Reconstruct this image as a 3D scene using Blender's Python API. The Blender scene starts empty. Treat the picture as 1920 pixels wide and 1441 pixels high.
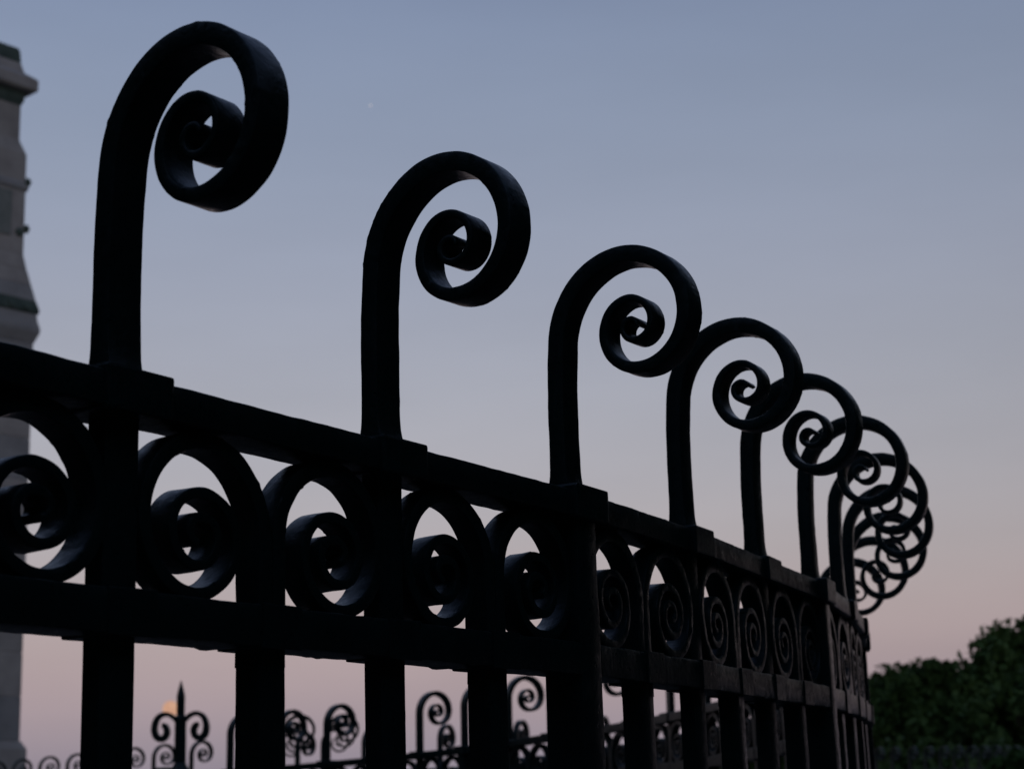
import bpy, bmesh, math, random
from mathutils import Vector, Matrix, noise

sc = bpy.context.scene
R = math.radians
EYE = 1.55                       # height of the camera above the paving

# ------------------------------------------------------------------ camera
PITCH, ROLL = 0.2376, 0.0326
cam = bpy.data.cameras.new('camera')
cam.sensor_width = 36.0
cam.lens = 36.0 * 3245.0 / 1920.0
cam.clip_start = 0.05
cam.clip_end = 20000
cam.dof.use_dof = True
cam.dof.focus_distance = 2.95
cam.dof.aperture_fstop = 6.2
cam.dof.aperture_blades = 7
co = bpy.data.objects.new('camera', cam)
sc.collection.objects.link(co)
fwd = Vector((0, math.cos(PITCH), math.sin(PITCH)))
vv = Vector((0, -math.sin(PITCH), math.cos(PITCH)))
xx = Vector((1, 0, 0))
rt = xx * math.cos(ROLL) - vv * math.sin(ROLL)
up = xx * math.sin(ROLL) + vv * math.cos(ROLL)
m = Matrix((rt, up, -fwd)).transposed().to_4x4()
m.translation = (0, 0, EYE)
co.matrix_world = m
sc.camera = co

# ------------------------------------------------------------------ sky, sun, exposure
def lin(c):
    f = lambda v: v / 12.92 if v <= 0.04045 else ((v + 0.055) / 1.055) ** 2.4
    return tuple(f(v / 255.0) for v in c) + (1.0,)

SUN_AZ = R(168)                  # clockwise from the viewing direction: behind the camera, opposite the moon
SUN_EL = R(-1.0)
world = bpy.data.worlds.new('World')
sc.world = world
world.use_nodes = True
wn, wl = world.node_tree.nodes, world.node_tree.links
wn.clear()
w_out = wn.new('ShaderNodeOutputWorld')
w_bg = wn.new('ShaderNodeBackground')
w_tc = wn.new('ShaderNodeTexCoord')
w_sep = wn.new('ShaderNodeSeparateXYZ')
w_ramp = wn.new('ShaderNodeValToRGB')
w_ramp.color_ramp.interpolation = 'B_SPLINE'
els = w_ramp.color_ramp.elements
# twilight sky by height above the horizon (sine of the elevation)
stops = [(0.000, (132, 126, 142)), (0.030, (150, 140, 151)), (0.060, (169, 152, 157)), (0.095, (181, 164, 164)),
         (0.135, (179, 171, 173)), (0.180, (176, 174, 181)), (0.235, (169, 172, 184)), (0.300, (158, 165, 184)),
         (0.370, (148, 160, 183)), (0.450, (136, 151, 180)), (0.700, (106, 124, 162)), (1.000, (84, 102, 144))]
while len(els) < len(stops):
    els.new(0.5)
for e, (p, c) in zip(els, stops):
    e.position = p
    e.color = lin(c)
w_sky = wn.new('ShaderNodeTexSky')
w_sky.sky_type = 'NISHITA'
w_sky.sun_disc = False
w_sky.sun_elevation = SUN_EL
w_sky.sun_rotation = SUN_AZ
w_mul = wn.new('ShaderNodeMix'); w_mul.data_type = 'RGBA'; w_mul.blend_type = 'MULTIPLY'
w_mul.inputs[0].default_value = 1.0
w_mul.inputs[7].default_value = (0.002, 0.002, 0.002, 1)
w_add = wn.new('ShaderNodeMix'); w_add.data_type = 'RGBA'; w_add.blend_type = 'ADD'
w_add.inputs[0].default_value = 1.0
wl.new(w_tc.outputs['Generated'], w_sep.inputs[0])
wl.new(w_sep.outputs['Z'], w_ramp.inputs[0])
wl.new(w_sky.outputs[0], w_mul.inputs[6])
# scattering is strongest straight away from the sun (the moon's side) and weakest at right angles to it
w_dot = wn.new('ShaderNodeVectorMath'); w_dot.operation = 'DOT_PRODUCT'
w_dot.inputs[1].default_value = (-0.196, 0.981, 0.0)
wl.new(w_tc.outputs['Generated'], w_dot.inputs[0])
w_sq = wn.new('ShaderNodeMath'); w_sq.operation = 'MULTIPLY'
wl.new(w_dot.outputs['Value'], w_sq.inputs[0]); wl.new(w_dot.outputs['Value'], w_sq.inputs[1])
w_ph = wn.new('ShaderNodeMath'); w_ph.operation = 'MULTIPLY_ADD'
w_ph.inputs[1].default_value = 0.5; w_ph.inputs[2].default_value = 0.5
wl.new(w_sq.outputs[0], w_ph.inputs[0])
w_sc = wn.new('ShaderNodeVectorMath'); w_sc.operation = 'SCALE'
# very thin uneven haze, drawn out along the horizon
w_map = wn.new('ShaderNodeMapping'); w_map.inputs['Scale'].default_value = (3.0, 3.0, 13.0)
w_noi = wn.new('ShaderNodeTexNoise'); w_noi.inputs['Scale'].default_value = 1.6; w_noi.inputs['Detail'].default_value = 5
w_hz = wn.new('ShaderNodeMapRange'); w_hz.inputs['From Min'].default_value = 0.3; w_hz.inputs['From Max'].default_value = 0.7
w_hz.inputs['To Min'].default_value = 0.965; w_hz.inputs['To Max'].default_value = 1.03
w_pm = wn.new('ShaderNodeMath'); w_pm.operation = 'MULTIPLY'
wl.new(w_tc.outputs['Generated'], w_map.inputs[0]); wl.new(w_map.outputs[0], w_noi.inputs['Vector'])
wl.new(w_noi.outputs[0], w_hz.inputs['Value']); wl.new(w_hz.outputs[0], w_pm.inputs[0]); wl.new(w_ph.outputs[0], w_pm.inputs[1])
wl.new(w_ramp.outputs[0], w_sc.inputs[0]); wl.new(w_pm.outputs[0], w_sc.inputs['Scale'])
wl.new(w_sc.outputs[0], w_add.inputs[6])
wl.new(w_mul.outputs[2], w_add.inputs[7])
wl.new(w_add.outputs[2], w_bg.inputs[0])
w_bg.inputs[1].default_value = 1.0
wl.new(w_bg.outputs[0], w_out.inputs[0])

sun = bpy.data.lights.new('sun', 'SUN')
sun.energy = 0.10                # the sun has set: only a faint glow is left
sun.angle = R(25)
sun.color = (1.0, 0.86, 0.74)
so = bpy.data.objects.new('sun', sun)
sc.collection.objects.link(so)
sd = Vector((math.sin(SUN_AZ) * math.cos(R(6)), math.cos(SUN_AZ) * math.cos(R(6)), math.sin(R(6))))
so.rotation_euler = sd.to_track_quat('Z', 'Y').to_euler()

sc.view_settings.view_transform = 'Standard'
sc.view_settings.look = 'None'
sc.view_settings.exposure = 0.0
sc.view_settings.gamma = 1.0

# ------------------------------------------------------------------ helpers
C = sc.collection

def mesh(name, verts, faces, mat, smooth=True, sharp=26):
    me = bpy.data.meshes.new(name)
    me.from_pydata([tuple(v) for v in verts], [], faces)
    me.materials.append(mat)
    me.update()
    if smooth:
        me.polygons.foreach_set('use_smooth', [True] * len(me.polygons))
        if sharp: me.set_sharp_from_angle(angle=R(sharp))
    return me

def link(name, me, parent=None, loc=(0, 0, 0), rz=0.0, scale=None):
    o = bpy.data.objects.new(name, me)
    C.objects.link(o)
    o.location = loc
    o.rotation_euler = (0, 0, rz)
    if scale:
        o.scale = scale
    if parent is not None:
        o.parent = parent
    return o

def tag(o, label=None, cat=None, group=None, kind=None):
    if label: o['label'] = label
    if cat: o['category'] = cat
    if group: o['group'] = group
    if kind: o['kind'] = kind
    return o

def thing(name, label, cat, loc=(0, 0, 0), group=None, rz=0.0):
    o = link(name, None, None, loc, rz)
    return tag(o, label, cat, group)

def herm(tab, x, flat0=False):
    """smooth interpolation of a table with unit spacing"""
    n = len(tab)
    i = min(max(int(x), 0), n - 2)
    s = x - i
    def sl(k):
        if k == 0: return 0.0 if flat0 else tab[1] - tab[0]
        if k == n - 1: return tab[-1] - tab[-2]
        return (tab[k + 1] - tab[k - 1]) / 2
    return ((2*s**3 - 3*s**2 + 1) * tab[i] + (s**3 - 2*s**2 + s) * sl(i)
            + (-2*s**3 + 3*s**2) * tab[i + 1] + (s**3 - s**2) * sl(i + 1))

def ringsec(th, d, r, fine):
    """rounded rectangle section: list of (u, v, du, dv)"""
    r = min(r, th * 0.45, d * 0.45)
    out = []
    corners = [(1, 1, 0), (-1, 1, 90), (-1, -1, 180), (1, -1, 270)]
    for cx, cy, a0 in corners:
        for k in ((0, 45, 90) if fine else (20, 70)):
            a = R(a0 + k)
            out.append((cx * (th / 2 - r) + r * math.cos(a), cy * (d / 2 - r) + r * math.sin(a), math.cos(a), math.sin(a)))
        if fine:
            if cx * cy > 0: out.append((0, cy * d / 2, 0, cy))
            else: out.append((cx * th / 2, 0, cx, 0))
    return out

def loft(rings, close0=True, close1=True):
    n = len(rings[0])
    verts = [p for r in rings for p in r]
    faces = []
    for i in range(len(rings) - 1):
        a, b = i * n, (i + 1) * n
        for k in range(n):
            k2 = (k + 1) % n
            faces.append((a + k, a + k2, b + k2, b + k))
    if close0: faces.append(tuple(range(n - 1, -1, -1)))
    if close1: faces.append(tuple(range((len(rings) - 1) * n, len(rings) * n)))
    return verts, faces

def wob(p, seed, amp, sc1=38.0):
    q = Vector(p)
    o = Vector((seed * 7.31, seed * 3.17, seed * 5.71))
    a = noise.noise(q * sc1 + o) * 0.55 + noise.noise(q * sc1 * 0.33 + o) * 0.75
    f = noise.noise(q * sc1 * 3.1 + o)
    if f > 0.42: a += (f - 0.42) * 2.2          # drips and runs of old paint
    return a * amp

def sweep2d(path, ths, d, fine, seed, amp, plane):
    """path: [(a, z)], ths: thickness in the plane, d: depth across; plane(a, depth, z) -> xyz"""
    rings = []
    n = len(path)
    for i, (a, z) in enumerate(path):
        p0 = path[max(i - 1, 0)]; p1 = path[min(i + 1, n - 1)]
        tx, tz = p1[0] - p0[0], p1[1] - p0[1]
        L = math.hypot(tx, tz) or 1
        nx, nz = -tz / L, tx / L
        ring = []
        dd = d[i] if isinstance(d, list) else d
        for u, v, du, dv in ringsec(ths[i], dd, 0.0030, fine):
            if amp:
                k = wob((a + nx * u, v, z + nz * u), seed, amp)
                u2, v2 = u + du * k, v + dv * k
            else:
                u2, v2 = u, v
            ring.append(plane(a + nx * u2, v2, z + nz * u2))
        rings.append(ring)
    return loft(rings)

# ------------------------------------------------------------------ materials
def new_mat(name):
    ma = bpy.data.materials.new(name)
    ma.use_nodes = True
    nt = ma.node_tree
    return ma, nt, nt.nodes['Principled BSDF']

def tex(nt, kind, scale, detail=4.0, rough=0.55, coord=None):
    t = nt.nodes.new(kind)
    t.inputs['Scale'].default_value = scale
    if 'Detail' in t.inputs: t.inputs['Detail'].default_value = detail
    if 'Roughness' in t.inputs: t.inputs['Roughness'].default_value = rough
    if coord is not None: nt.links.new(coord, t.inputs['Vector'])
    return t

def ramp(nt, src, stops):
    r = nt.nodes.new('ShaderNodeValToRGB')
    e = r.color_ramp.elements
    while len(e) < len(stops): e.new(0.5)
    for k, (p, c) in zip(e, stops):
        k.position = p
        k.color = tuple(c) + (1,) if len(c) == 3 else c
    nt.links.new(src, r.inputs[0])
    return r

def bump(nt, bsdf, src, strength, dist):
    b = nt.nodes.new('ShaderNodeBump')
    b.inputs['Strength'].default_value = strength
    b.inputs['Distance'].default_value = dist
    nt.links.new(src, b.inputs['Height'])
    nt.links.new(b.outputs[0], bsdf.inputs['Normal'])

def iron_mat():
    ma, nt, b = new_mat('black_iron_paint')
    pos = nt.nodes.new('ShaderNodeNewGeometry').outputs['Position']
    n1 = tex(nt, 'ShaderNodeTexNoise', 9.0, 6, 0.6, pos)
    n2 = tex(nt, 'ShaderNodeTexNoise', 75.0, 5, 0.6, pos)
    col = ramp(nt, n1.outputs[0], [(0.30, (0.008, 0.021, 0.020)), (0.55, (0.012, 0.030, 0.028)), (0.68, (0.018, 0.031, 0.027)), (0.8, (0.027, 0.033, 0.027))])
    nt.links.new(col.outputs[0], b.inputs['Base Color'])
    ro = ramp(nt, n2.outputs[0], [(0.3, (0.24,) * 3), (0.7, (0.46,) * 3)])
    nt.links.new(ro.outputs[0], b.inputs['Roughness'])
    b.inputs['Specular IOR Level'].default_value = 0.38
    bump(nt, b, n2.outputs[0], 0.45, 0.003)
    return ma

def stone_mat(name, c0, c1, sc_=0.8):
    ma, nt, b = new_mat(name)
    pos = nt.nodes.new('ShaderNodeNewGeometry').outputs['Position']
    n1 = tex(nt, 'ShaderNodeTexNoise', sc_, 8, 0.62, pos)
    n2 = tex(nt, 'ShaderNodeTexNoise', sc_ * 14, 5, 0.6, pos)
    col = ramp(nt, n1.outputs[0], [(0.32, c0), (0.68, c1)])
    nt.links.new(col.outputs[0], b.inputs['Base Color'])
    b.inputs['Roughness'].default_value = 0.85
    b.inputs['Specular IOR Level'].default_value = 0.3
    bump(nt, b, n2.outputs[0], 0.5, 0.02)
    return ma

def leaf_mat(name, c0, c1):
    ma, nt, b = new_mat(name)
    pos = nt.nodes.new('ShaderNodeNewGeometry').outputs['Position']
    n1 = tex(nt, 'ShaderNodeTexNoise', 1.1, 5, 0.7, pos)
    col = ramp(nt, n1.outputs[0], [(0.35, c0), (0.7, c1)])
    nt.links.new(col.outputs[0], b.inputs['Base Color'])
    b.inputs['Roughness'].default_value = 0.7
    b.inputs['Specular IOR Level'].default_value = 0.2
    return ma

IRON = iron_mat()
STONE = stone_mat('grey_granite', (0.27, 0.26, 0.245), (0.40, 0.385, 0.365))
STONE_B = stone_mat('blue_grey_granite', (0.22, 0.225, 0.225), (0.32, 0.325, 0.325))
BRONZE = stone_mat('green_bronze', (0.045, 0.072, 0.062), (0.095, 0.13, 0.112), 2.0)
PATINA = stone_mat('stained_stone', (0.15, 0.18, 0.165), (0.24, 0.26, 0.245), 1.5)
KERB = stone_mat('kerb_stone', (0.18, 0.17, 0.16), (0.28, 0.27, 0.26), 3.0)
GROUND = stone_mat('park_ground', (0.05, 0.05, 0.045), (0.09, 0.085, 0.075), 0.6)
LEAF = leaf_mat('dark_leaves', (0.032, 0.070, 0.017), (0.085, 0.150, 0.040))
LEAF_B = leaf_mat('hedge_leaves', (0.045, 0.100, 0.022), (0.080, 0.150, 0.036))
BARK = stone_mat('bark', (0.03, 0.024, 0.018), (0.07, 0.056, 0.042), 5.0)

mo, nt, b = new_mat('moon_surface')
b.inputs['Base Color'].default_value = (0, 0, 0, 1)
b.inputs['Specular IOR Level'].default_value = 0
pos = nt.nodes.new('ShaderNodeTexCoord').outputs['Object']
n1 = tex(nt, 'ShaderNodeTexNoise', 0.045, 3, 0.5, pos)
col = ramp(nt, n1.outputs[0], [(0.40, lin((200, 152, 126))), (0.6, lin((208, 163, 136)))])
nt.links.new(col.outputs[0], b.inputs['Emission Color'])
b.inputs['Emission Strength'].default_value = 1.0
MOON = mo

# ------------------------------------------------------------------ ground
def ground_z(x, y):
    t = min(max((y - 5.0) / 10.0, 0), 1)
    return -0.17 * t * t * (3 - 2 * t)

xs = [-4000, -300, -60] + [-30 + 2 * i for i in range(31)] + [60, 300, 4000]
ys = [-4000, -300, -40, -10, 0] + [2 + 1.0 * i for i in range(20)] + [30, 60, 120, 400, 4500]
gv = [(x, y, ground_z(x, y)) for y in ys for x in xs]
gf = [(j * len(xs) + i, j * len(xs) + i + 1, (j + 1) * len(xs) + i + 1, (j + 1) * len(xs) + i)
      for j in range(len(ys) - 1) for i in range(len(xs) - 1)]
tag(link('ground', mesh('ground', gv, gf, GROUND)), kind='structure')

# ------------------------------------------------------------------ fence pieces (all z relative to the top of the top rail)
RAIL_Z = EYE + 0.557
W, WT = 0.0345, 0.0577           # flat bar: thickness, width
TOP = 0.45
FOOT = -(RAIL_Z - 0.14)          # bars stand on the kerb

SPI = [0.1785, 0.1552, 0.1204, 0.0927, 0.0690, 0.0610, 0.0455, 0.0325, 0.0260, 0.0185, 0.0130]
STH = [0.0345, 0.0325, 0.0260, 0.0215, 0.0185, 0.0145, 0.0120, 0.0115, 0.0110, 0.0100, 0.0070]

def spiral(tab, thk, end, step, flat0=True):
    """outer edge angle clockwise from the left; returns centre line (a, z) about the eye and thickness"""
    lt = [math.log(v) for v in tab]
    th, pts, ths = 0.0, [], []
    outer = []
    while th <= end:
        x = th / (math.pi / 2)
        r = math.exp(herm(lt, x, flat0))
        outer.append((-r * math.cos(th), r * math.sin(th), herm(thk, x)))
        th += min(max(step / r, 0.012), 0.16)
    n = len(outer)
    for i, (a, z, t) in enumerate(outer):
        p0 = outer[max(i - 1, 0)]; p1 = outer[min(i + 1, n - 1)]
        tx, tz = p1[0] - p0[0], p1[1] - p0[1]
        L = math.hypot(tx, tz)
        nx, nz = tz / L, -tx / L          # inward for clockwise travel
        pts.append((a + nx * t / 2, z + nz * t / 2)); ths.append(t)
    return pts, ths

def scroll_post(seed, fine, foot=FOOT):
    rv = random.Random(seed * 13 + 1)
    tab = [r * (1 + (rv.uniform(-0.03, 0.03) if fine and k > 2 else 0)) for k, r in enumerate(SPI)]
    pts, ths = spiral(tab, STH, (4.93 + (rv.uniform(-0.25, 0.1) if fine else 0)) * math.pi, 0.0038 if fine else 0.016, False)
    cs = 0.1847 - W / 2
    cz = TOP - max(z + t / 2 for (a, z), t in zip(pts, ths))
    path, th = [], []
    z = foot
    while z < cz - 0.001:
        lean = max((z - cz + 0.14) / 0.14, 0.0)          # the bar starts to bend a little below the curl
        path.append((0.0062 * lean * lean, z))
        th.append(W * (1 + 0.5 * math.exp(-abs(z - 0.006) / 0.016)))
        z += (0.012 if z > -0.02 else 0.04 if z > -0.5 else 0.2) if fine else (0.07 if z > -0.1 else 0.5)
    dep = [WT] * len(path)
    path += [(cs + a, cz + zz) for a, zz in pts]
    th += ths
    n = len(pts)
    dep += [WT * (1 - 0.16 * (i / n) ** 2) for i in range(n)]
    v, f = sweep2d(path, th, dep, fine, seed, 0.0011 if fine else 0, lambda a, d, z: (a, d, z))
    return mesh('scroll_post', v, f, IRON)

HRN = [0.145, 0.136, 0.113, 0.096, 0.081, 0.059, 0.060, 0.056, 0.042, 0.024, 0.026, 0.022, 0.014]
HTH = [0.0275, 0.0250, 0.0220, 0.0190, 0.0175, 0.0160, 0.0160, 0.0160, 0.0155, 0.0140, 0.0125, 0.0110, 0.0090]
HCZ = -0.184
HD = 0.046                        # depth of the forked bars

def horn(seed, fine, side):
    """one scroll of a forked bar, in the plane of the fence: rises on the axis and rolls over towards side"""
    pts, ths = spiral(HRN, HTH, (5.45 + 0.15 * math.sin(seed * 1.7)) * math.pi, 0.0045 if fine else 0.016)
    path = [(0.0005 + HTH[0] / 2, z) for z in (-0.36, -0.33, -0.30, -0.27, -0.24, -0.21)]
    th = [HTH[0]] * len(path)
    path += [(0.0005 + HRN[0] + a, HCZ + z) for a, z in pts]
    th += ths
    v, f = sweep2d(path, th, HD, fine, seed, 0.0016 if fine else 0, lambda a, d, z: (d, a * side, z))
    if side < 0: f = [tuple(reversed(q)) for q in f]
    return mesh('horn', v, f, IRON)

def bar_mesh(name, wx, wy, z0, z1, seed, fine, r=0.004):
    zs = []
    z = z0
    while z < z1 - 0.001:
        zs.append(z)
        z += 0.03 if (fine and z > -0.7) else 0.5
    zs.append(z1)
    rings = []
    for z in zs:
        ring = []
        for u, v, du, dv in ringsec(wx, wy, r, fine):
            k = wob((u, v, z), seed, 0.0012) if fine else 0
            ring.append((u + du * k, v + dv * k, z))
        rings.append(ring)
    v, f = loft(rings)
    return mesh(name, v, f, IRON)

def block_mesh(name, x0, x1, y0, y1, z0, z1, bev, seed=0, mat=None, amp=0.0):
    bm = bmesh.new()
    bmesh.ops.create_cube(bm, size=1.0)
    for v in bm.verts:
        v.co = Vector((x0 if v.co.x < 0 else x1, y0 if v.co.y < 0 else y1, z0 if v.co.z < 0 else z1))
    if bev:
        bmesh.ops.bevel(bm, geom=list(bm.edges), offset=bev, segments=2, affect='EDGES', profile=0.6)
    if amp:
        for v in bm.verts:
            v.co += Vector([noise.noise(v.co * 45 + Vector((seed, k * 9.1, seed * 2))) * amp for k in range(3)])
    me = bpy.data.meshes.new(name)
    bm.to_mesh(me)
    bm.free()
    me.materials.append(mat or IRON)
    return me

def rail_mesh(name, pts, z0, z1, s0, s1, seed, fine, drips=False):
    """bar along a polyline in plan; s: outward (right of travel)"""
    dense = []
    for (a, b) in zip(pts[:-1], pts[1:]):
        L = (Vector(b) - Vector(a)).length
        k = max(1, int(L / 0.012)) if fine else 1
        for i in range(k):
            dense.append(tuple(a[j] + (b[j] - a[j]) * i / k for j in range(3)))
    dense.append(tuple(pts[-1]))
    rings = []
    n = len(dense)
    rnd = random.Random(seed)
    drip = [0.0] * n
    if drips and fine:
        i = 0
        while i < n - 8:
            i += rnd.randint(5, 38)
            wd = rnd.choice([1, 1, 2, 4, 9])
            h = rnd.uniform(0.0012, 0.0042) / (1 + 0.15 * wd)
            for k in range(wd):
                if i + k < n: drip[i + k] = h
    nx = ny = 0
    for i, p in enumerate(dense):
        p0 = dense[max(i - 1, 0)]; p1 = dense[min(i + 1, n - 1)]
        tx, ty = p1[0] - p0[0], p1[1] - p0[1]
        L = math.hypot(tx, ty)
        nx, ny = ty / L, -tx / L
        ring = []
        for u, v, du, dv in ringsec(s1 - s0, z1 - z0, 0.0042, fine):
            k = wob((p[0] + nx * u, p[1] + ny * u, v), seed, 0.0014) if fine else 0
            s = (s0 + s1) / 2 + u + du * k
            zz = (z0 + z1) / 2 + v + dv * k
            if v < -(z1 - z0) * 0.3: zz -= drip[i]
            ring.append((p[0] + nx * s, p[1] + ny * s, p[2] + zz))
        rings.append(ring)
    v, f = loft(rings)
    return mesh(name, v, f, IRON)

FAR_POST = scroll_post(0, False, FOOT - 0.2)
FAR_HORN = {s: horn(0, False, s) for s in (-1, 1)}
MID_BAR = {}
COLLARS = [block_mesh('collar', -0.050, 0.050, -0.060, 0.060, -0.0515, 0.0072, 0.005, i, None, 0.0022) for i in range(5)]
LOW_COLLARS = [block_mesh('collar', -0.0430, 0.0430, -0.042, 0.042, -0.3372, -0.2758, 0.0025, 20 + i, None, 0.0018) for i in range(5)]
CORNER_CAP = block_mesh('cap', -0.056, 0.056, -0.064, 0.064, -0.0525, 0.0095, 0.006, 3, None, 0.003)

def build_fence(root, P, ang, zoff, near, corners, foot_extra=0.0, skip=(), forks=True, seed0=0):
    """P: plan points of the scroll posts, ang: direction of each scroll, near: indices modelled finely"""
    n = len(P)
    for i in range(n):
        fine = i in near
        x, y = P[i]
        z = RAIL_Z + zoff[i]
        if i not in skip:
            me = scroll_post(seed0 + i + 1, True, -0.03 if i in corners else FOOT) if fine else FAR_POST
            link('scroll_post', me, root, (x, y, z), ang[i] - math.pi / 2)
    tang = []
    for i in range(n):
        a, b_ = P[max(i - 1, 0)], P[min(i + 1, n - 1)]
        tang.append(math.atan2(b_[1] - a[1], b_[0] - a[0]))
    for i in corners:
        if i in skip: continue
        fine = i in near
        me = bar_mesh('corner_post', 0.079, 0.079, FOOT - 0.2, -0.001, 50 + i, fine, 0.006)
        cp = link('corner_post', me, root, (P[i][0], P[i][1], RAIL_Z + zoff[i]), tang[i] - math.pi / 2)
        link('cap', CORNER_CAP, cp)
    cuts = [0] + [c for c in corners if 0 < c < n - 1] + [n - 1]
    for a, b_ in zip(cuts[:-1], cuts[1:]):
        run = [[P[i][0], P[i][1], RAIL_Z + zoff[i]] for i in range(a, b_ + 1)]
        for e, o in ((0, 1), (-1, -2)):       # butt against the corner posts
            idx = a if e == 0 else b_
            if idx in corners:
                d = Vector(run[o]) - Vector(run[e]); d.normalize()
                run[e] = list(Vector(run[e]) + d * 0.038)
        fine = any(i in near for i in range(a, b_ + 1))
        top = link('top_rail', rail_mesh('top_rail', run, -0.048, 0.0, -0.042, 0.042, seed0 + a + 3, fine), root)
        low = link('lower_rail', rail_mesh('lower_rail', run, -0.335, -0.2775, -0.040, 0.040, seed0 + a + 17, fine, True), root)
        link('bottom_rail', rail_mesh('bottom_rail', run, -1.72, -1.66, -0.035, 0.035, seed0 + a + 23, False), root)
        for i in range(a, b_ + 1):
            z = RAIL_Z + zoff[i]
            if i not in corners and i not in skip and not (i == b_ and b_ != n - 1):
                link('collar', COLLARS[i % 5], top, (P[i][0], P[i][1], z), tang[i] - math.pi / 2)
                link('collar', LOW_COLLARS[i % 5], low, (P[i][0], P[i][1], z), tang[i] - math.pi / 2)
            if i < b_ and forks:
                c0, c1 = Vector((*P[i], zoff[i])), Vector((*P[i + 1], zoff[i + 1]))
                mid = (c0 + c1) / 2
                L = (c1 - c0).length
                t = math.atan2(c1.y - c0.y, c1.x - c0.x)
                nearbar = i in near or (i + 1) in near
                key = i + 1 if nearbar else 0
                me = bar_mesh('forked_bar', HD, 2 * HTH[0] + 0.001, FOOT - 0.15, -0.335, 80 + key, nearbar)
                fb = link('forked_bar', me, root, (mid.x, mid.y, RAIL_Z + mid.z), t - math.pi / 2)
                for s in (-1, 1):
                    h = horn(seed0 + 200 + 2 * i + s, True, s) if nearbar else FAR_HORN[s]
                    link('horn', h, fb, scale=(1, L / 0.57, 1))
                link('collar', LOW_COLLARS[(i + 2) % 5], low, (mid.x, mid.y, RAIL_Z + mid.z), t - math.pi / 2)

# ---- the ring fence: it crosses the foreground, bends away and comes round on the far side
RP = [(-0.5215, 2.2064), (-0.2107, 2.6964), (0.0951, 3.1894), (0.3590, 3.7121), (0.5838, 4.2345), (0.7988, 4.7316)]
RA = [0.9412, 0.9347, 1.0033, 1.0494, 1.0658, 1.1613]
for k in range(3):               # to the left of the frame
    x, y = RP[0]
    RP.insert(0, (x - 0.58 * math.cos(1.0056 - 0.03 * k), y - 0.58 * math.sin(1.0056 - 0.03 * k)))
    RA.insert(0, 0.93 - 0.03 * k)
a = 1.26
turns = [1.26, 1.32, 1.385, 1.474, 1.535] + [1.535 + 0.065 * k for k in range(1, 17)]
for k, a in enumerate(turns):
    st = 0.57 if k < 5 else (0.553 if k < 14 else 0.556)
    x, y = RP[-1]
    RP.append((x + st * math.cos(a), y + st * math.sin(a)))
    RA.append(a - 0.04 if k < 12 else a)
ZO = []
for i in range(len(RP)):
    t = min(max((i - 10) / 14.0, 0), 1)
    ZO.append(-0.125 * t * t * (3 - 2 * t) - (0.012 * (i - 21) if i > 21 else 0))
OFF = 2                           # list index = post number + 2
N = len(RP)
PIER = N - 1
ring_root = thing('iron_fence', 'black wrought iron fence with scroll-topped posts curving from the left foreground into the distance', 'fence', (0, 0, 0))
near = set(range(1, 14))
corners = {2 + 3 + 3 * k for k in range(-1, 9) if 2 + 3 + 3 * k < N - 1}
build_fence(ring_root, RP, RA, ZO, near, corners, skip={PIER})

# kerb under the ring fence
def kerb(root, P, zoff):
    rings = []
    for i in range(len(P)):
        p0 = P[max(i - 1, 0)]; p1 = P[min(i + 1, len(P) - 1)]
        tx, ty = p1[0] - p0[0], p1[1] - p0[1]
        L = math.hypot(tx, ty); nx, ny = ty / L, -tx / L
        rings.append([(P[i][0] + nx * s, P[i][1] + ny * s, z + zoff[i]) for s, z in ((-0.14, -0.3), (0.14, -0.3), (0.14, 0.135), (0.11, 0.155), (-0.11, 0.155), (-0.14, 0.135))])
    v, f = loft(rings)
    o = link('kerb', mesh('kerb', v, f, KERB, False), root)
    return o
kerb(ring_root, RP, ZO)

# ---- spiked gate post that closes the far end of the ring
px, py = RP[PIER]
pz = RAIL_Z + ZO[PIER]
gp = thing('gate_post', 'black spiked gate post with twin scrolls, standing before the orange moon', 'gate post', (px, py, ground_z(px, py)))
gz = pz - ground_z(px, py)
def lathe_sq(name, prof, mat):
    rings = []
    for hw, z in prof:
        c = hw * 0.32
        rings.append([(x, y, z) for x, y in ((hw, c), (c, hw), (-c, hw), (-hw, c), (-hw, -c), (-c, -hw), (c, -hw), (hw, -c))])
    v, f = loft(rings)
    return mesh(name, v, f, mat, False)
link('shaft', lathe_sq('shaft', [(0.05, -0.01), (0.05, gz - 0.10), (0.10, gz - 0.06), (0.10, gz - 0.01), (0.075, gz + 0.035), (0.048, gz + 0.09), (0.047, gz + 0.44), (0.052, gz + 0.455), (0.048, gz + 0.475), (0.034, gz + 0.485)], IRON), gp)
link('spike', lathe_sq('spike', [(0.033, gz + 0.48), (0.034, gz + 0.62), (0.035, gz + 0.645), (0.022, gz + 0.705), (0.010, gz + 0.75), (0.003, gz + 0.775)], IRON), gp)
VOL = [(0.030, 0.085, 0.030), (0.075, 0.128, 0.030), (0.130, 0.146, 0.031), (0.183, 0.126, 0.035), (0.212, 0.078, 0.040), (0.219, 0.020, 0.044),
       (0.204, -0.034, 0.046), (0.166, -0.060, 0.044), (0.127, -0.042, 0.043), (0.113, 0.006, 0.043), (0.130, 0.046, 0.040), (0.160, 0.052, 0.032)]
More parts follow.
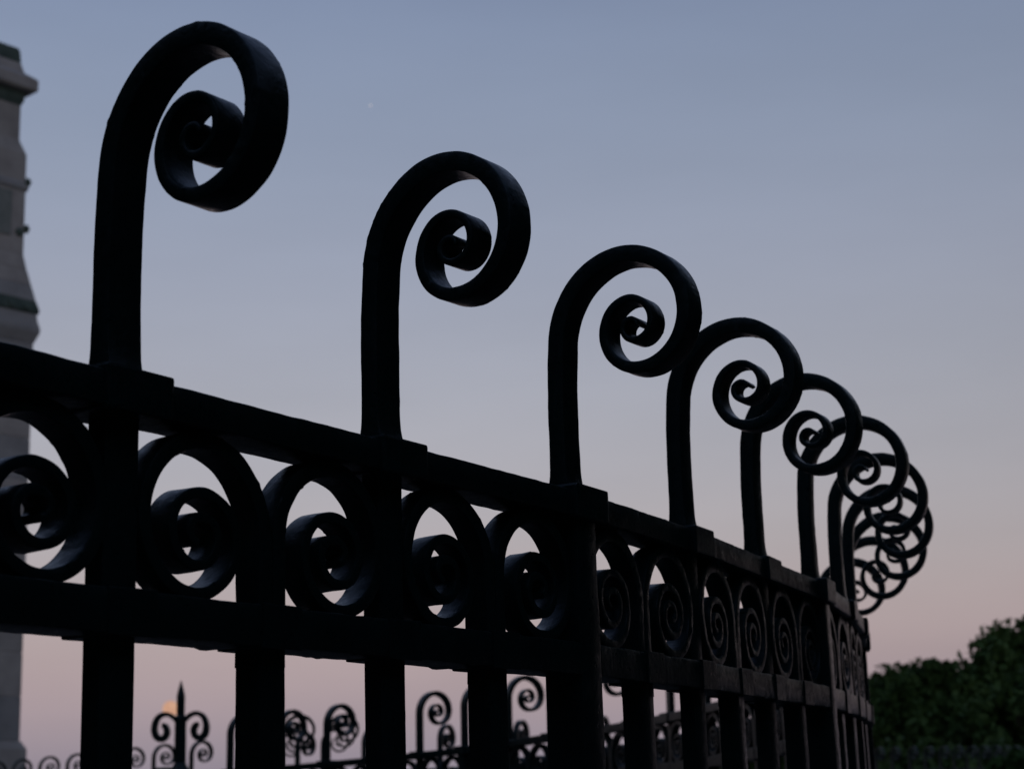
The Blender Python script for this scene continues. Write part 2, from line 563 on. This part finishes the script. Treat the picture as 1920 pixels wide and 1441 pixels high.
for s in (-1, 1):
    path, th_ = [], []
    for i in range(len(VOL) - 1):
        p0, p1, p2, p3 = VOL[max(i - 1, 0)], VOL[i], VOL[i + 1], VOL[min(i + 2, len(VOL) - 1)]
        for k in range(5):
            t = k / 5
            q_ = [0.5 * (2 * p1[j] + (p2[j] - p0[j]) * t + (2*p0[j] - 5*p1[j] + 4*p2[j] - p3[j]) * t*t + (3*p1[j] - p0[j] - 3*p2[j] + p3[j]) * t**3) for j in range(3)]
            path.append((q_[0], q_[1])); th_.append(q_[2] * 1.22)
    v, f = sweep2d(path, th_, 0.06, False, 0, 0, lambda a_, d_, z_: (a_ * s, d_, z_ + gz + 0.352))
    if s < 0: f = [tuple(reversed(q)) for q in f]
    link('scroll', mesh('scroll', v, f, IRON), gp)
link('hinge_block', block_mesh('hinge_block', -0.22, -0.05, -0.04, 0.04, gz - 0.04, gz + 0.06, 0.008), gp)

# ---- lower runs of fence seen through the bars
def path_points(ctrl, step):
    pts = []
    for i in range(len(ctrl) - 1):
        p0 = ctrl[max(i - 1, 0)]; p1 = ctrl[i]; p2 = ctrl[i + 1]; p3 = ctrl[min(i + 2, len(ctrl) - 1)]
        for k in range(60):
            t = k / 60
            pts.append(tuple(0.5 * ((2 * p1[j]) + (-p0[j] + p2[j]) * t + (2*p0[j] - 5*p1[j] + 4*p2[j] - p3[j]) * t*t + (-p0[j] + 3*p1[j] - 3*p2[j] + p3[j]) * t**3) for j in range(2)))
    pts.append(tuple(ctrl[-1]))
    out, acc = [pts[0]], 0.0
    for a_, b_ in zip(pts[:-1], pts[1:]):
        d = math.hypot(b_[0] - a_[0], b_[1] - a_[1])
        acc += d
        if acc >= step:
            out.append(b_); acc -= step
    return out

def far_fence(name, label, ctrl, step, zo, forks=True, skip=(), flip=0.0):
    P = path_points(ctrl, step)
    root = thing(name, label, 'fence', (0, 0, 0))
    A = []
    for i in range(len(P)):
        p0 = P[max(i - 1, 0)]; p1 = P[min(i + 1, len(P) - 1)]
        A.append(math.atan2(p1[1] - p0[1], p1[0] - p0[0]) + flip)
    build_fence(root, P, A, [zo] * len(P), set(), set(), skip=skip, forks=forks)
    kerb(root, P, [-0.17] * len(P))
    return root

far_fence('iron_fence', 'small distant row of black iron scrolls along the bottom edge, before the stone tower',
          [(1.6, 17.3), (-0.7, 18.3), (-3.5, 20.1), (-5.96, 23.2), (-7.15, 24.7), (-9.5, 27.5)], 0.90, -0.167)
far_fence('iron_fence', 'short black fence run seen end on, scrolls piled up beside the third bar',
          [(-2.13, 15.6), (-2.36, 17.0), (-2.80, 19.8)], 1.35, -0.17, False)
far_fence('iron_fence', 'short black fence run seen end on, right of the other end-on run',
          [(-1.76, 15.8), (-1.93, 17.2), (-2.25, 19.4)], 1.35, -0.17, False)
far_fence('iron_fence', 'dim distant row of iron scrolls in front of the trees at lower right',
          [(10.9, 38.2), (8.9, 36.4), (6.6, 35.2)], 0.40, -0.14, False, (), math.pi)

# ------------------------------------------------------------------ moon
md = Vector((-0.19609, 0.97889, 0.05766))
bm = bmesh.new()
bmesh.ops.create_uvsphere(bm, u_segments=40, v_segments=24, radius=6000 * 0.00452)
me = bpy.data.meshes.new('moon'); bm.to_mesh(me); bm.free()
me.materials.append(MOON)
me.polygons.foreach_set('use_smooth', [True] * len(me.polygons))
tag(link('moon', me, None, md * 6000 + Vector((0, 0, EYE))), 'small orange full moon low in the sky beside the spike', 'moon')

sd_ = Vector((-0.0752, 0.9186, 0.3881)).normalized()
bm = bmesh.new()
bmesh.ops.create_icosphere(bm, subdivisions=2, radius=6000 * 0.00050)
me = bpy.data.meshes.new('star'); bm.to_mesh(me); bm.free()
sm, nt, b = new_mat('star_light')
b.inputs['Base Color'].default_value = (0, 0, 0, 1)
b.inputs['Emission Color'].default_value = lin((222, 210, 205)); b.inputs['Emission Strength'].default_value = 1.0
me.materials.append(sm)
tag(link('star', me, None, sd_ * 6000 + Vector((0, 0, EYE))), 'tiny pale star alone in the upper sky, right of the nearest scroll', 'star')

# ------------------------------------------------------------------ stone tower at the left edge
TX, TY = -16.42, 60.0
tT = Vector((0.643, 0.766, 0)); nT = Vector((0.766, -0.643, 0))
HWID = 3.2
cen = Vector((TX, TY, 0)) - (tT + nT) * HWID
gT = ground_z(cen.x, cen.y)
tower = thing('stone_tower', 'tall grey stone monument tower with green bronze trim, cut by the left edge', 'tower', (cen.x, cen.y, gT), None, math.atan2(tT.y, tT.x))
def tier(name, prof, mat, parent=tower):
    """prof: (offset of the wall from the base square, height above eye)"""
    rings = []
    for e, z in prof:
        h = HWID + e; c = h - 0.06
        zz = z + EYE - gT
        rings.append([(x, y, zz) for x, y in ((h, c), (c, h), (-c, h), (-h, c), (-h, -c), (-c, -h), (c, -h), (h, -c))])
    v, f = loft(rings)
    return link(name, mesh(name, v, f, mat, False), parent)
tier('plinth', [(-0.20, gT - EYE), (-0.20, 0.6), (-0.31, 0.7), (-0.31, 2.35), (-0.46, 2.62)], STONE)
zs = [2.62, 4.1, 5.6, 7.1, 8.6, 10.1, 11.6, 13.1, 14.5, 15.6, 16.60]
for i, (z0, z1) in enumerate(zip(zs[:-1], zs[1:])):       # courses of the shaft, with open joints
    tier('stone_course', [(-0.51, z0), (-0.485, z0 + 0.04), (-0.485, z1 - 0.04), (-0.51, z1)], STONE if i % 3 else STONE_B)
tier('string_course', [(-0.48, 16.60), (-0.33, 16.98), (-0.32, 17.12), (-0.40, 17.45), (-0.42, 17.66)], STONE_B)
tier('bronze_band', [(-0.43, 17.66), (-0.36, 17.72), (-0.36, 17.86), (-0.44, 18.15)], BRONZE)
for z0, z1, e0, e1, mt in ((18.15, 18.75, -0.455, -0.57, STONE_B), (18.75, 19.35, -0.585, -0.70, STONE), (19.35, 19.95, -0.715, -0.81, STONE)):
    tier('battered_course', [(e0 - 0.02, z0), (e0, z0 + 0.03), (e1, z1 - 0.03), (e1 - 0.02, z1)], mt)
up_ = tier('upper_stage', [(-0.815, 19.95), (-0.815, 22.6), (-0.80, 22.62), (-0.80, 22.75), (-0.82, 22.77), (-0.82, 23.80), (-1.02, 24.38), (-1.02, 25.72)], STONE)
tier('stage_moulding', [(-0.80, 22.35), (-0.74, 22.45), (-0.74, 22.58), (-0.80, 22.70)], STONE_B, up_)
tier('bronze_frieze', [(-1.025, 25.72), (-0.93, 25.95), (-0.93, 26.10), (-0.90, 26.22)], BRONZE)
tier('cornice', [(-0.93, 26.22), (-0.66, 26.26), (-0.58, 26.34), (-0.58, 26.72), (-0.66, 26.80), (-0.94, 27.02), (-1.05, 27.42)], STONE)
tier('roof_cap', [(-1.06, 27.42), (-1.05, 27.50), (-1.08, 27.90), (-1.12, 28.02), (-1.6, 28.15)], BRONZE)
# bronze panel with lion-head knobs on the face, wreath bosses on the band
def boss(parent, lx, ly, lz, r, dx, dy):
    bm = bmesh.new()
    bmesh.ops.create_icosphere(bm, subdivisions=2, radius=r)
    for v in bm.verts:
        k = 1 + 0.25 * noise.noise(v.co * 9)
        v.co = Vector((v.co.x * k * (1 - 0.35 * abs(dx)), v.co.y * k * (1 - 0.35 * abs(dy)), v.co.z * k))
    me = bpy.data.meshes.new('boss'); bm.to_mesh(me); bm.free()
    me.materials.append(BRONZE)
    return link('boss', me, parent, (lx, ly, lz))
h0 = HWID - 0.815
pn = link('bronze_panel', block_mesh('bronze_panel', -h0 + 0.5, h0 - 0.62, -h0 - 0.05, -h0 + 0.02, 20.55 + EYE - gT, 22.25 + EYE - gT, 0.02, 0, PATINA), tower)
for z in (22.72, 20.92):
    boss(up_, h0 + 0.02, -h0 - 0.02, z + EYE - gT, 0.17, 1, 0)
for k in range(4):
    boss(tower, h0 - 0.25 - 1.3 * k, -h0 - 0.02, 20.75 + EYE - gT, 0.16, 0, 1)
h1 = HWID - 0.40
for k in range(7):
    boss(tower, h1 - 0.55 - 0.62 * k, -h1 - 0.02, 17.85 + EYE - gT, 0.15, 0, 1)

# ------------------------------------------------------------------ trees
def leaf_cloud(seed, rx, ry, rz, clumps, per, size, spread=0.22):
    rnd = random.Random(seed)
    V, F = [], []
    cl = []
    for _ in range(clumps):
        while True:
            p = Vector((rnd.uniform(-1, 1), rnd.uniform(-1, 1), rnd.uniform(-0.9, 1)))
            if 0.35 < p.length < 1: break
        w_ = 1 + spread * noise.noise(p * 2.3 + Vector((seed, 0, 0)))
        cl.append((Vector((p.x * rx * w_, p.y * ry * w_, p.z * rz * w_)), rnd.uniform(0.12, 0.34) * min(rx, rz)))
    for c, r in cl:
        for _ in range(per):
            d = Vector((rnd.gauss(0, 1), rnd.gauss(0, 1), rnd.gauss(0, 0.8))).normalized() * r * rnd.random() ** 0.45
            p = c + d
            s = size * rnd.uniform(0.6, 1.35)
            n_ = Vector((rnd.gauss(0, 1), rnd.gauss(0, 1), rnd.gauss(0.5, 1))).normalized()
            t_ = n_.orthogonal().normalized()
            t_.rotate(Matrix.Rotation(rnd.uniform(0, 6.28), 3, n_))
            b_ = n_.cross(t_)
            i = len(V)
            V += [p - t_ * s, p + b_ * s * 0.5 - t_ * 0.1 * s, p + t_ * s, p - b_ * s * 0.5 - t_ * 0.1 * s]
            F.append((i, i + 1, i + 2, i + 3))
    return V, F

def limb(p0, p1, r0, r1, seed):
    rnd = random.Random(seed)
    rings = []
    n = 7
    d = (Vector(p1) - Vector(p0))
    for i in range(n):
        t = i / (n - 1)
        c = Vector(p0) + d * t + Vector((rnd.uniform(-1, 1), rnd.uniform(-1, 1), 0)) * 0.05 * d.length * (0 < i < n - 1)
        r = r0 + (r1 - r0) * t
        rings.append([c + Vector((math.cos(k * math.pi / 4) * r, math.sin(k * math.pi / 4) * r, 0)) for k in range(8)])
    return loft(rings)

CROWNS = {}
def tree(label, x, y, height, rad, seed, mat=LEAF, group='trees behind the fence', name='park_tree', cat='tree', squash=0.62, dens=95):
    g = ground_z(x, y)
    t = thing(name, label, cat, (x, y, g), group)
    rz = height * squash * 0.5
    cz = height - rz
    v, f = leaf_cloud(seed, rad, rad, rz, dens, 150, 0.13, 0.45)
    link('crown', mesh('crown', v, f, mat, False), t, (0, 0, cz))
    V, F = [], []
    rnd = random.Random(seed + 5)
    parts = [limb((0, 0, -0.1), (0.1, 0.05, cz), 0.17, 0.10, seed)]
    for k in range(5):
        a_ = k * 1.256 + rnd.random()
        parts.append(limb((0.05, 0.02, cz * rnd.uniform(0.6, 0.95)), (math.cos(a_) * rad * 0.65, math.sin(a_) * rad * 0.65, cz + rz * rnd.uniform(0.0, 0.6)), 0.09, 0.03, seed + k))
    for v, f in parts:
        o = len(V); V += v; F += [tuple(q + o for q in p) for p in f]
    link('trunk', mesh('trunk', V, F, BARK), t)
    return t

def hx(px_, y): return (px_ - 960) / 3245.0 * y
tree('large dark green tree rising highest at the right edge', hx(1905, 50), 50, 6.0, 2.25, 11, dens=170)
tree('dark green tree with a bumpy top just left of the tallest', hx(1835, 52), 52, 5.6, 1.55, 12)
tree('low dark tree below the tall tree at right', hx(1765, 48), 48, 4.85, 1.7, 13)
tree('low dark tree right beside the end of the fence', hx(1690, 49), 49, 5.0, 1.6, 14)
tree('dark tree mostly hidden behind the last fence post', hx(1620, 50), 50, 4.8, 1.5, 15)
tree('dark tree showing only through the bars near the fence corner', hx(1500, 52), 52, 4.2, 1.6, 16)
tree('dark tree showing through narrow gaps between middle bars', hx(1400, 53), 53, 3.7, 1.5, 17)
tree('tree cut by the right edge below the tallest crown', hx(1890, 46), 46, 4.6, 1.7, 18)

def hedge(label, x, y, w_, d_, h_, seed, mat):
    g = ground_z(x, y)
    t = thing('hedge', label, 'hedge', (x, y, g))
    v, f = leaf_cloud(seed, w_, d_, h_ / 2, 80, 150, 0.11)
    link('foliage', mesh('foliage', v, f, mat, False), t, (0, 0, h_ / 2))
    v, f = limb((0, 0, -0.05), (0.02, 0, h_ * 0.7), 0.06, 0.03, seed)
    link('stem', mesh('stem', v, f, BARK), t)
hedge('bright green hedge in the bottom right corner', hx(1895, 30), 30, 0.95, 0.7, 2.35, 31, LEAF_B)
hedge('dark hedge behind the dim iron scrolls at lower right', hx(1740, 43), 43, 2.6, 1.0, 2.9, 32, LEAF)

# ------------------------------------------------------------------ tall park trees around the viewer: they shut out the sky on the right and behind
def ring_trees():
    metas = []
    for k in range(3):
        v, f = leaf_cloud(60 + k, 3.5, 3.5, 5.4, 130, 90, 0.45)
        cm = mesh('crown', v, f, LEAF, False)
        v, f = limb((0, 0, -0.3), (0.2, 0.1, 8.0), 0.32, 0.12, 60 + k)
        metas.append((cm, mesh('trunk', v, f, BARK)))
    az = 47
    k = 0
    rnd = random.Random(4)
    while az < 312:
        r = 12.5 + rnd.uniform(-1, 1.5)
        x, y = r * math.sin(R(az)), r * math.cos(R(az))
        t = thing('park_tree', 'tall dark park tree outside the picture, beside or behind the viewer', 'tree', (x, y, ground_z(x, y)), 'tall trees around the viewer', rnd.uniform(0, 6))
        cm, tm = metas[k % 3]
        link('crown', cm, t, (0, 0, 6.4))
        link('trunk', tm, t)
        az += 15
        k += 1
    for az, r in ((37, 22.0), (43, 19.0)):
        x, y = r * math.sin(R(az)), r * math.cos(R(az))
        t = thing('park_tree', 'tall dark park tree outside the picture, right of the frame', 'tree', (x, y, ground_z(x, y)), 'tall trees right of the frame', rnd.uniform(0, 6))
        cm, tm = metas[k % 3]
        link('crown', cm, t, (0, 0, 6.4))
        link('trunk', tm, t)
        k += 1
    for x, y in ((-15.0, 10.5), (-17.5, 16.0), (-19.5, 21.5), (-22.5, 27.0)):
        t = thing('park_tree', 'tall dark park tree outside the picture, left of the frame', 'tree', (x, y, ground_z(x, y)), 'tall trees left of the frame', rnd.uniform(0, 6))
        cm, tm = metas[k % 3]
        link('crown', cm, t, (0, 0, 6.4))
        link('trunk', tm, t)
        k += 1
ring_trees()
